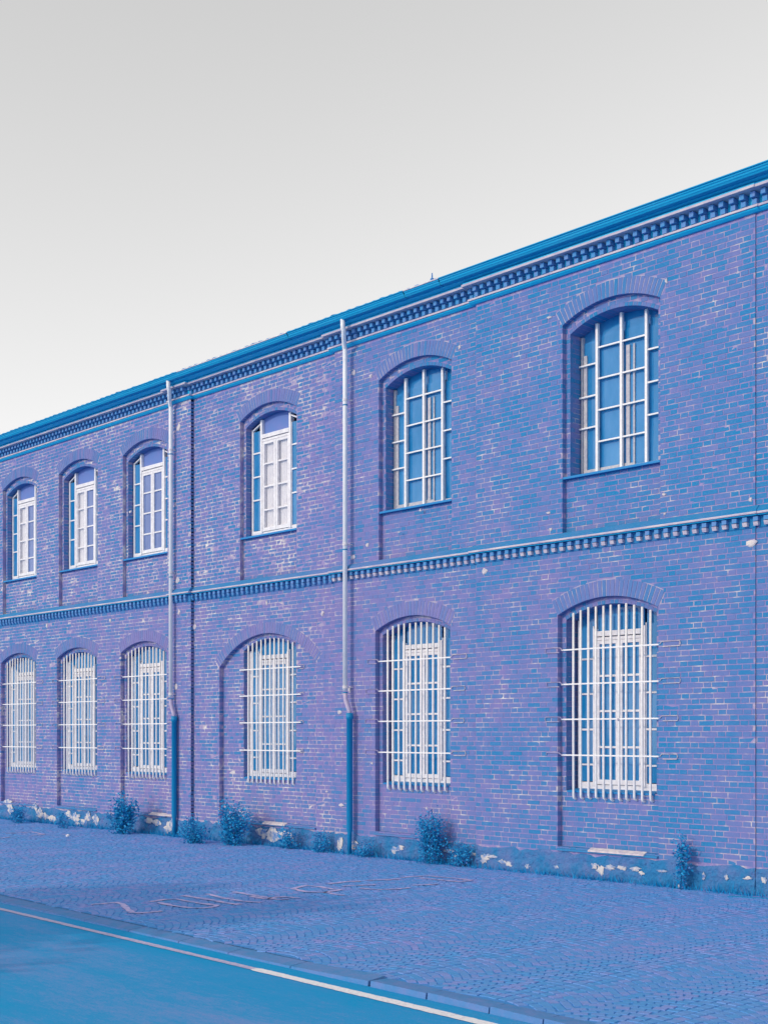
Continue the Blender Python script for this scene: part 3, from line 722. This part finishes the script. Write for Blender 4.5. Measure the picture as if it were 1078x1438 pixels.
# pale mortar patches and fixings on the brickwork
for (px, py, w, h) in [(935,695,6,6),(936,722,4,5),(772,721,6,6),(776,744,6,6),(516,765,7,7),(590,717,5,6),(645,488,5,8),(774,447,8,5),(938,395,5,10),(521,528,6,9),(495,783,9,9),(497,524,8,9),(252,600,9,14),(250,815,9,9),
                       (248,964,6,10),(1056,703,7,7),(491,968,5,12),(477,1000,9,7),(522,1072,4,4),(599,1135,4,5),(455,1112,5,4),(479,1131,8,6),(180,718,6,5),(252,860,5,10),(269,880,10,9),(371,846,4,8),(449,861,5,8),(1057,763,12,12),(63,878,4,7),(152,871,4,7),(166,924,6,4),(682,803,9,10),(560,747,4,4),(870,1010,4,4)]:
    x, z = wall_at(px, py, -.06); sc = 107.6*(px + 1172)/2250
    o = blob(w/sc/.7, h/sc, 0.012, 7).build('mortar_patch', CEMENT, building); o.location = Vector((x, face_y(x) - .002, z)) + ORI

# ------------------------------------------------------------------ ground, road, pavement
def kerb_y(x): return -7.74 - 0.041*(x + 7.98)
g = MB(); quad(g, [(-600, -600, -.16), (600, -600, -.16), (600, 600, -.16), (-600, 600, -.16)]); tag(g.build('ground', EARTH), kind='structure')
rd = MB(); quad(rd, [(-160, -20, -.046), (120, -20, -.046), (120, kerb_y(120)-.0, -.046), (-160, kerb_y(-160), -.046)]); road = tag(rd.build('road', ROAD), kind='structure')
pv = MB(); quad(pv, [(-160, kerb_y(-160)+.2, -.0035), (120, kerb_y(120)+.2, -.0035), (120, .2, -.0035), (-160, .2, -.0035)]); pave = tag(pv.build('pavement', JOINT), kind='structure')
# edge line, with worn edges
ln = MB(); x = -60.0; prev = None
while x < 4:
    yc = kerb_y(x) - 0.27; wv = 0.058 + random.uniform(-.004, .004)
    if x > -6.3: wv *= 0.75
    if x < -9.3: wv *= 0.72
    ln.mi = 1 if x < -9.3 else 0
    cur = [(x, yc - wv + random.uniform(-.004, .004), -.041), (x, yc + wv + random.uniform(-.004, .004), -.041)]
    if prev and not (x > -6.0 and random.random() < .25): quad(ln, [prev[0], cur[0], cur[1], prev[1]])
    prev = cur; x += 0.06 if x > -20 else .5
ln.build('edge_line', [PAINT, WORNPAINT], road)
# kerb: upstanding stones, dropped to a ramp on the western stretch
kerb = bpy.data.objects.new('kerb', None); C.objects.link(kerb); tag(kerb, kind='structure')
x = -7.98
while x < -2.0:
    l = random.choice((0.55, 0.62, 0.7)); m = MB()
    q = lambda xx, o_, z: (xx, kerb_y(xx) + o_, z); a, b = x + .008, x + l - .008; s = random.uniform(-.006, .006)
    m.hexa([q(a,-.012+s,-.10), q(b,-.012+s,-.10), q(b,.2,-.10), q(a,.2,-.10), q(a,.004+s,.004+s), q(b,.004+s,.004-s), q(b,.2,.002), q(a,.2,.002)])
    m.build('kerb_stone', KERB, kerb); x += l
x = -8.0
while x > -40:
    l = random.choice((0.9, 1.0, 1.1)); m = MB(); a, b = x - l + .006, x - .006
    ht = lambda xx: -.028 if xx < -9.2 else -.028 + .026*(xx + 9.2)/1.2
    m.hexa([q(a,-.01,-.11), q(b,-.01,-.11), q(b,.2,-.11), q(a,.2,-.11), q(a,.004,ht(a)), q(b,.004,ht(b)), q(b,.2,ht(b)+.02), q(a,.2,ht(a)+.02)])
    m.build('kerb_stone', KERB, kerb); x -= l
# setts in segmental arches
setts = []
ARC, SAG, RS = 1.36, 0.34, 0.104
for c in range(-24, 4):
    xc = c*ARC
    row0 = int(-9.2/RS)
    for r in range(row0, 2):
        n = 13
        for k in range(n):
            u = -1 + (2*k + 1)/n; x = xc + u*ARC/2; y = r*RS + SAG*(1 - u*u)
            ang = math.atan2(-2*SAG*u, ARC/2)
            if y > -0.16 or y < kerb_y(x) + 0.235: continue
            setts.append((x + random.uniform(-.006, .006), y + random.uniform(-.006, .006), ang + random.uniform(-.08, .08), ARC/n/math.cos(ang)*random.uniform(.44, .49), RS*math.cos(ang)*random.uniform(.44, .495)))
def sett_verts(x, y, a, w, d, h):
    ca, sa = math.cos(a), math.sin(a); out = []
    for z, k in ((-.02, 1.0), (h, .90)):
        for sx, sy in ((-1,-1), (1,-1), (1,1), (-1,1)):
            lx, ly = sx*w*k*random.uniform(.9, 1.06), sy*d*k*random.uniform(.9, 1.06)
            out.append((x + lx*ca - ly*sa, y + lx*sa + ly*ca, z + (random.uniform(-.0015, .0015) if z > 0 else 0)))
    return out
TOP5 = [(4,5,6,7),(0,1,5,4),(1,2,6,5),(2,3,7,6),(3,0,4,7)]
def sett_key(s):
    px, py = project(s[0], s[1], 0)
    return -py if (10 < px < 1068 and py < 1430) else 1e9
setts.sort(key=sett_key)
vars_ = []
for k in range(14):
    m = MB(); m.add(sett_verts(0, 0, 0, .045, .045, .003), TOP5, random.random()); vars_.append(m.mesh('sett', SETT))
sm = MB()
for i, s in enumerate(setts):
    if i < 300: link('sett', random.choice(vars_), pave, (s[0], s[1], 0), (random.uniform(-.02, .02), random.uniform(-.02, .02), s[2]), (s[3]/.045, s[4]/.045, 1))
    else: sm.add(sett_verts(*s, random.uniform(0.0, .0045)), TOP5, random.random())
tag(sm.build('setts', SETT, pave), kind='stuff')
# faded letters painted across the setts
LETTERS = [[(128,1270),(145,1268.5),(163,1267),(172,1269),(178,1275),(185,1281),(195,1282),(212,1280.5),(228,1279)],
 [(210,1266),(230,1263),(247,1262),(275,1267),(295,1270),(305,1271),(300,1273.5),(285,1275),(262,1274),(240,1271),(223,1267)],
 [(256,1257),(275,1260),(300,1264),(320,1268),(337,1270)], [(291,1255),(315,1261),(340,1265),(367,1267)],
 [(328,1252),(350,1256),(375,1260),(390,1263),(405,1262)], [(352,1258),(372,1262),(385,1260),(400,1259),(420,1261)],
 [(410,1248),(430,1243),(450,1245),(465,1248),(478,1249),(455,1253),(430,1252),(412,1248)], [(455,1252),(468,1255),(482,1257)],
 [(460,1241),(485,1238),(507,1237)], [(480,1244),(505,1243),(527,1242)], [(505,1247),(535,1249),(560,1248),(575,1246)], [(515,1236),(540,1235),(562,1234)],
 [(563,1232),(600,1229.5),(640,1233),(662,1236),(645,1238),(615,1235),(590,1232.5)], [(578,1243),(600,1242),(615,1241)],
 [(0,1177),(15,1175)], [(8,1170),(25,1169.5),(45,1168),(62,1171.5),(45,1173)], [(88,1172),(100,1172)]]
for pts in LETTERS:
    P2 = [ground_at(a, b, .009) for a, b in pts]; m = MB(); vs = []; fs = []
    dense = []
    for (ax, ay), (bx, by) in zip(P2, P2[1:]):
        n = max(1, int(math.hypot(bx-ax, by-ay)/.12)); dense += [(ax + (bx-ax)*k/n, ay + (by-ay)*k/n) for k in range(n)]
    dense.append(P2[-1])
    for i, (ax, ay) in enumerate(dense):
        p, q2 = dense[max(i-1, 0)], dense[min(i+1, len(dense)-1)]; dx, dy = q2[0]-p[0], q2[1]-p[1]; l = math.hypot(dx, dy) or 1
        w_ = 0.042 + random.uniform(-.012, .010); vs += [(ax - dy/l*w_, ay + dx/l*w_, .0085), (ax + dy/l*w_, ay - dx/l*w_, .0085)]
    fs = [(2*i, 2*i+2, 2*i+3, 2*i+1) for i in range(len(dense)-1)]
    m.add(vs, fs); m.build('painted_letter', CHALK, pave)

(ax, ay), (bx, by) = ground_at(1022, 1258, .01), ground_at(1085, 1262, .01)
m = MB(); m.hexa([(ax, ay-.02, -.01), (bx, by-.02, -.01), (bx, by+.04, -.01), (ax, ay+.04, -.01), (ax, ay-.02, .012), (bx, by-.02, .012), (bx, by+.04, .012), (ax, ay+.04, .012)]); m.build('drain_slot', CASTIRON, pave)

# ------------------------------------------------------------------ weeds along the foot of the wall
def plant(px, base, top, wpx, label, leaves, leaf=0.05, mat=LEAF, group=None, spread=1.0):
    x, y = ground_at(px, base); y = min(y, -0.26); sc = F / ((-x)*ST + (y + DIST)*CT)
    h, w = (base - top)/sc, wpx/sc
    root = bpy.data.objects.new('weed', None); C.objects.link(root); root.location = (x, y, 0)
    tag(root, label, 'plant', group)
    st = MB(); lf = MB(); ns = max(5, int(w*26))
    tips = []
    for k in range(ns):
        t = random.uniform(0, 2*math.pi); r = random.random()**.6*w/2; hh = h*random.uniform(.5, 1.12)*(1 - .35*(r/(w/2))**2)
        p0 = (random.uniform(-.2, .2)*w, random.uniform(-.05, .05), -.02); p2 = (math.cos(t)*r, max(-.3, min(.14, math.sin(t)*r*.5)), hh)
        p1 = ((p0[0]*.4+p2[0]*.6), (p0[1]*.5 + p2[1]*.5), hh*.55)
        st.tube([p0, p1, p2], [.007, .005, .002], 4, False); tips.append((p0, p1, p2))
    for k in range(int(leaves*1.9)):
        p0, p1, p2 = random.choice(tips); t = random.random()**.7
        q = Vector(p0)*(1-t)**2 + Vector(p1)*2*t*(1-t) + Vector(p2)*t*t + Vector((random.gauss(0, .075)*spread, random.gauss(0, .05)*spread, random.gauss(0, .06)*spread))
        q.y = min(q.y, -y - .16); q.z = max(q.z, .01); s = leaf*random.uniform(.4, 1.15)
        d = Vector((random.gauss(0, 1), random.gauss(0, 1), random.gauss(0, .6))).normalized(); n = Vector((random.gauss(0, 1), random.gauss(0, 1), random.gauss(0, 1))).normalized()
        e = d.cross(n).normalized()
        if k % 9 == 0: lf.mi = 1
        lf.add([tuple(q), tuple(q + d*s*.5 + e*s*.3), tuple(q + d*s), tuple(q + d*s*.5 - e*s*.3)], [(0, 1, 2, 3)]); lf.mi = 0
    st.build('stems', STEM, root); lf.build('foliage', [mat, LEAF2], root)
    return root
GR = 'weeds growing along the foot of the wall'
plant(28, 1156, 1129, 34, 'small round weed at far end of wall beside pale stones', 500, .05, LEAF, GR)
plant(88, 1163, 1143, 20, 'very small weed between two patches of pale rubble stones', 200, .05, LEAF, GR)
plant(172, 1171, 1112, 62, 'large round bush left of the farther downpipe', 1700, .065, LEAF, GR)
plant(272, 1184, 1146, 56, 'low spreading weed just right of the farther downpipe', 800, .055, LEAF, GR)
plant(328, 1187, 1120, 66, 'large leafy bush under left side of the wide blind arch', 1700, .06, LEAF, GR)
plant(418, 1191, 1158, 26, 'small upright weed right of the pale stones under wide arch', 380, .05, LEAF, GR)
plant(455, 1196, 1168, 34, 'low ragged weed just left of the nearer downpipe', 380, .045, LEAF, GR)
plant(522, 1203, 1182, 44, 'low thin weed just right of the nearer downpipe', 360, .04, LEAF, GR)
plant(603, 1213, 1120, 50, 'tall leafy bush below the second grilled window from right', 1900, .045, LEAF, GR, .9)
plant(652, 1216, 1184, 46, 'low grassy weed right of the tall leafy bush', 460, .045, LEAF, GR)
plant(960, 1248, 1162, 15, 'tall narrow dark weed right of nearest grilled window', 420, .05, LEAF, GR, .6)
gr = MB()                                                         # grass tufts and litter of leaves in the angle of wall and pavement
for k in range(5200):
    x = -31 + 24*random.random()
    if random.random() > 0.35 + 0.65*abs(math.sin(x*1.9 + math.sin(x*.7)*2)): continue
    y = face_y(x) - .07 - abs(random.gauss(0, .07)); h = random.uniform(.03, .16)*random.uniform(.4, 1.2); a = random.uniform(0, 6.28); w_ = .008
    lx, ly = random.gauss(0, .4)*h, -abs(random.gauss(0, .4))*h
    gr.add([(x - math.cos(a)*w_, y - math.sin(a)*w_, -.01), (x + math.cos(a)*w_, y + math.sin(a)*w_, -.01), (x + lx, y + ly, h)], [(0, 1, 2)])
tag(gr.build('grass', LEAF), 'thin grass growing in the joint of wall and pavement', 'grass', kind='stuff')
for (px, py, lab) in ((95.5, 1175, 'crumpled white paper scrap on the setts near far end of wall'), (955.5, 1246.5, 'white paper scrap lying at foot of the tall narrow weed')):
    m = MB(); n = 7; vs = [(0.045*math.cos(2*math.pi*k/n)*random.uniform(.6, 1.2)*(1 if j else .8), 0.04*math.sin(2*math.pi*k/n)*random.uniform(.6, 1.2), .0 + .035*j + random.uniform(0, .012)) for j in range(2) for k in range(n)] + [(0, 0, .06)]
    m.add(vs, [(k, (k+1) % n, n + (k+1) % n, n + k) for k in range(n)] + [(n + k, n + (k+1) % n, 2*n) for k in range(n)])
    x, y = ground_at(px, py, .01); o = m.build('paper_scrap', PAPER, loc=(x, y, .005)); tag(o, lab, 'litter')

# ------------------------------------------------------------------ unseen tree, added across the road to throw shade on kerb and road
def tree(x, y, h, r, label):
    root = bpy.data.objects.new('added_shade_tree', None); C.objects.link(root); root.location = (x, y, -.1); tag(root, label, 'tree')
    tr = MB(); tr.tube([(0,0,0), (.05,0,h*.25), (0,.05,h*.5), (.1,0,h*.8)], [.2,.16,.12,.04], 8)
    cl = []
    for k in range(16):
        t = random.uniform(0, 6.28); rr = r*random.uniform(.25, .9); z = h*random.uniform(.70, .95); p = (math.cos(t)*rr, math.sin(t)*rr, z)
        tr.tube([(0, 0, h*random.uniform(.35, .6)), (p[0]*.5, p[1]*.5, z*.85), p], [.06, .04, .015], 5); cl.append((p, random.uniform(.6, 1.1)))
    tr.build('trunk', BARK, root); lf = MB()
    for k in range(14000):
        p, s = random.choice(cl); q = Vector(p) + Vector((random.gauss(0, s*.5), random.gauss(0, s*.5), random.gauss(0, s*.4)))
        d = Vector((random.gauss(0,1), random.gauss(0,1), random.gauss(0,1))).normalized(); e = d.orthogonal().normalized(); w_ = random.uniform(.09, .2)
        lf.add([tuple(q), tuple(q + d*w_ + e*w_*.5), tuple(q + d*w_*2), tuple(q + d*w_ - e*w_*.5)], [(0, 1, 2, 3)])
    lf.build('crown', LEAF, root)
tree(-17.2, -21.3, 6.0, 3.3, 'unseen leafy tree added beyond the road to shade the dropped kerb')
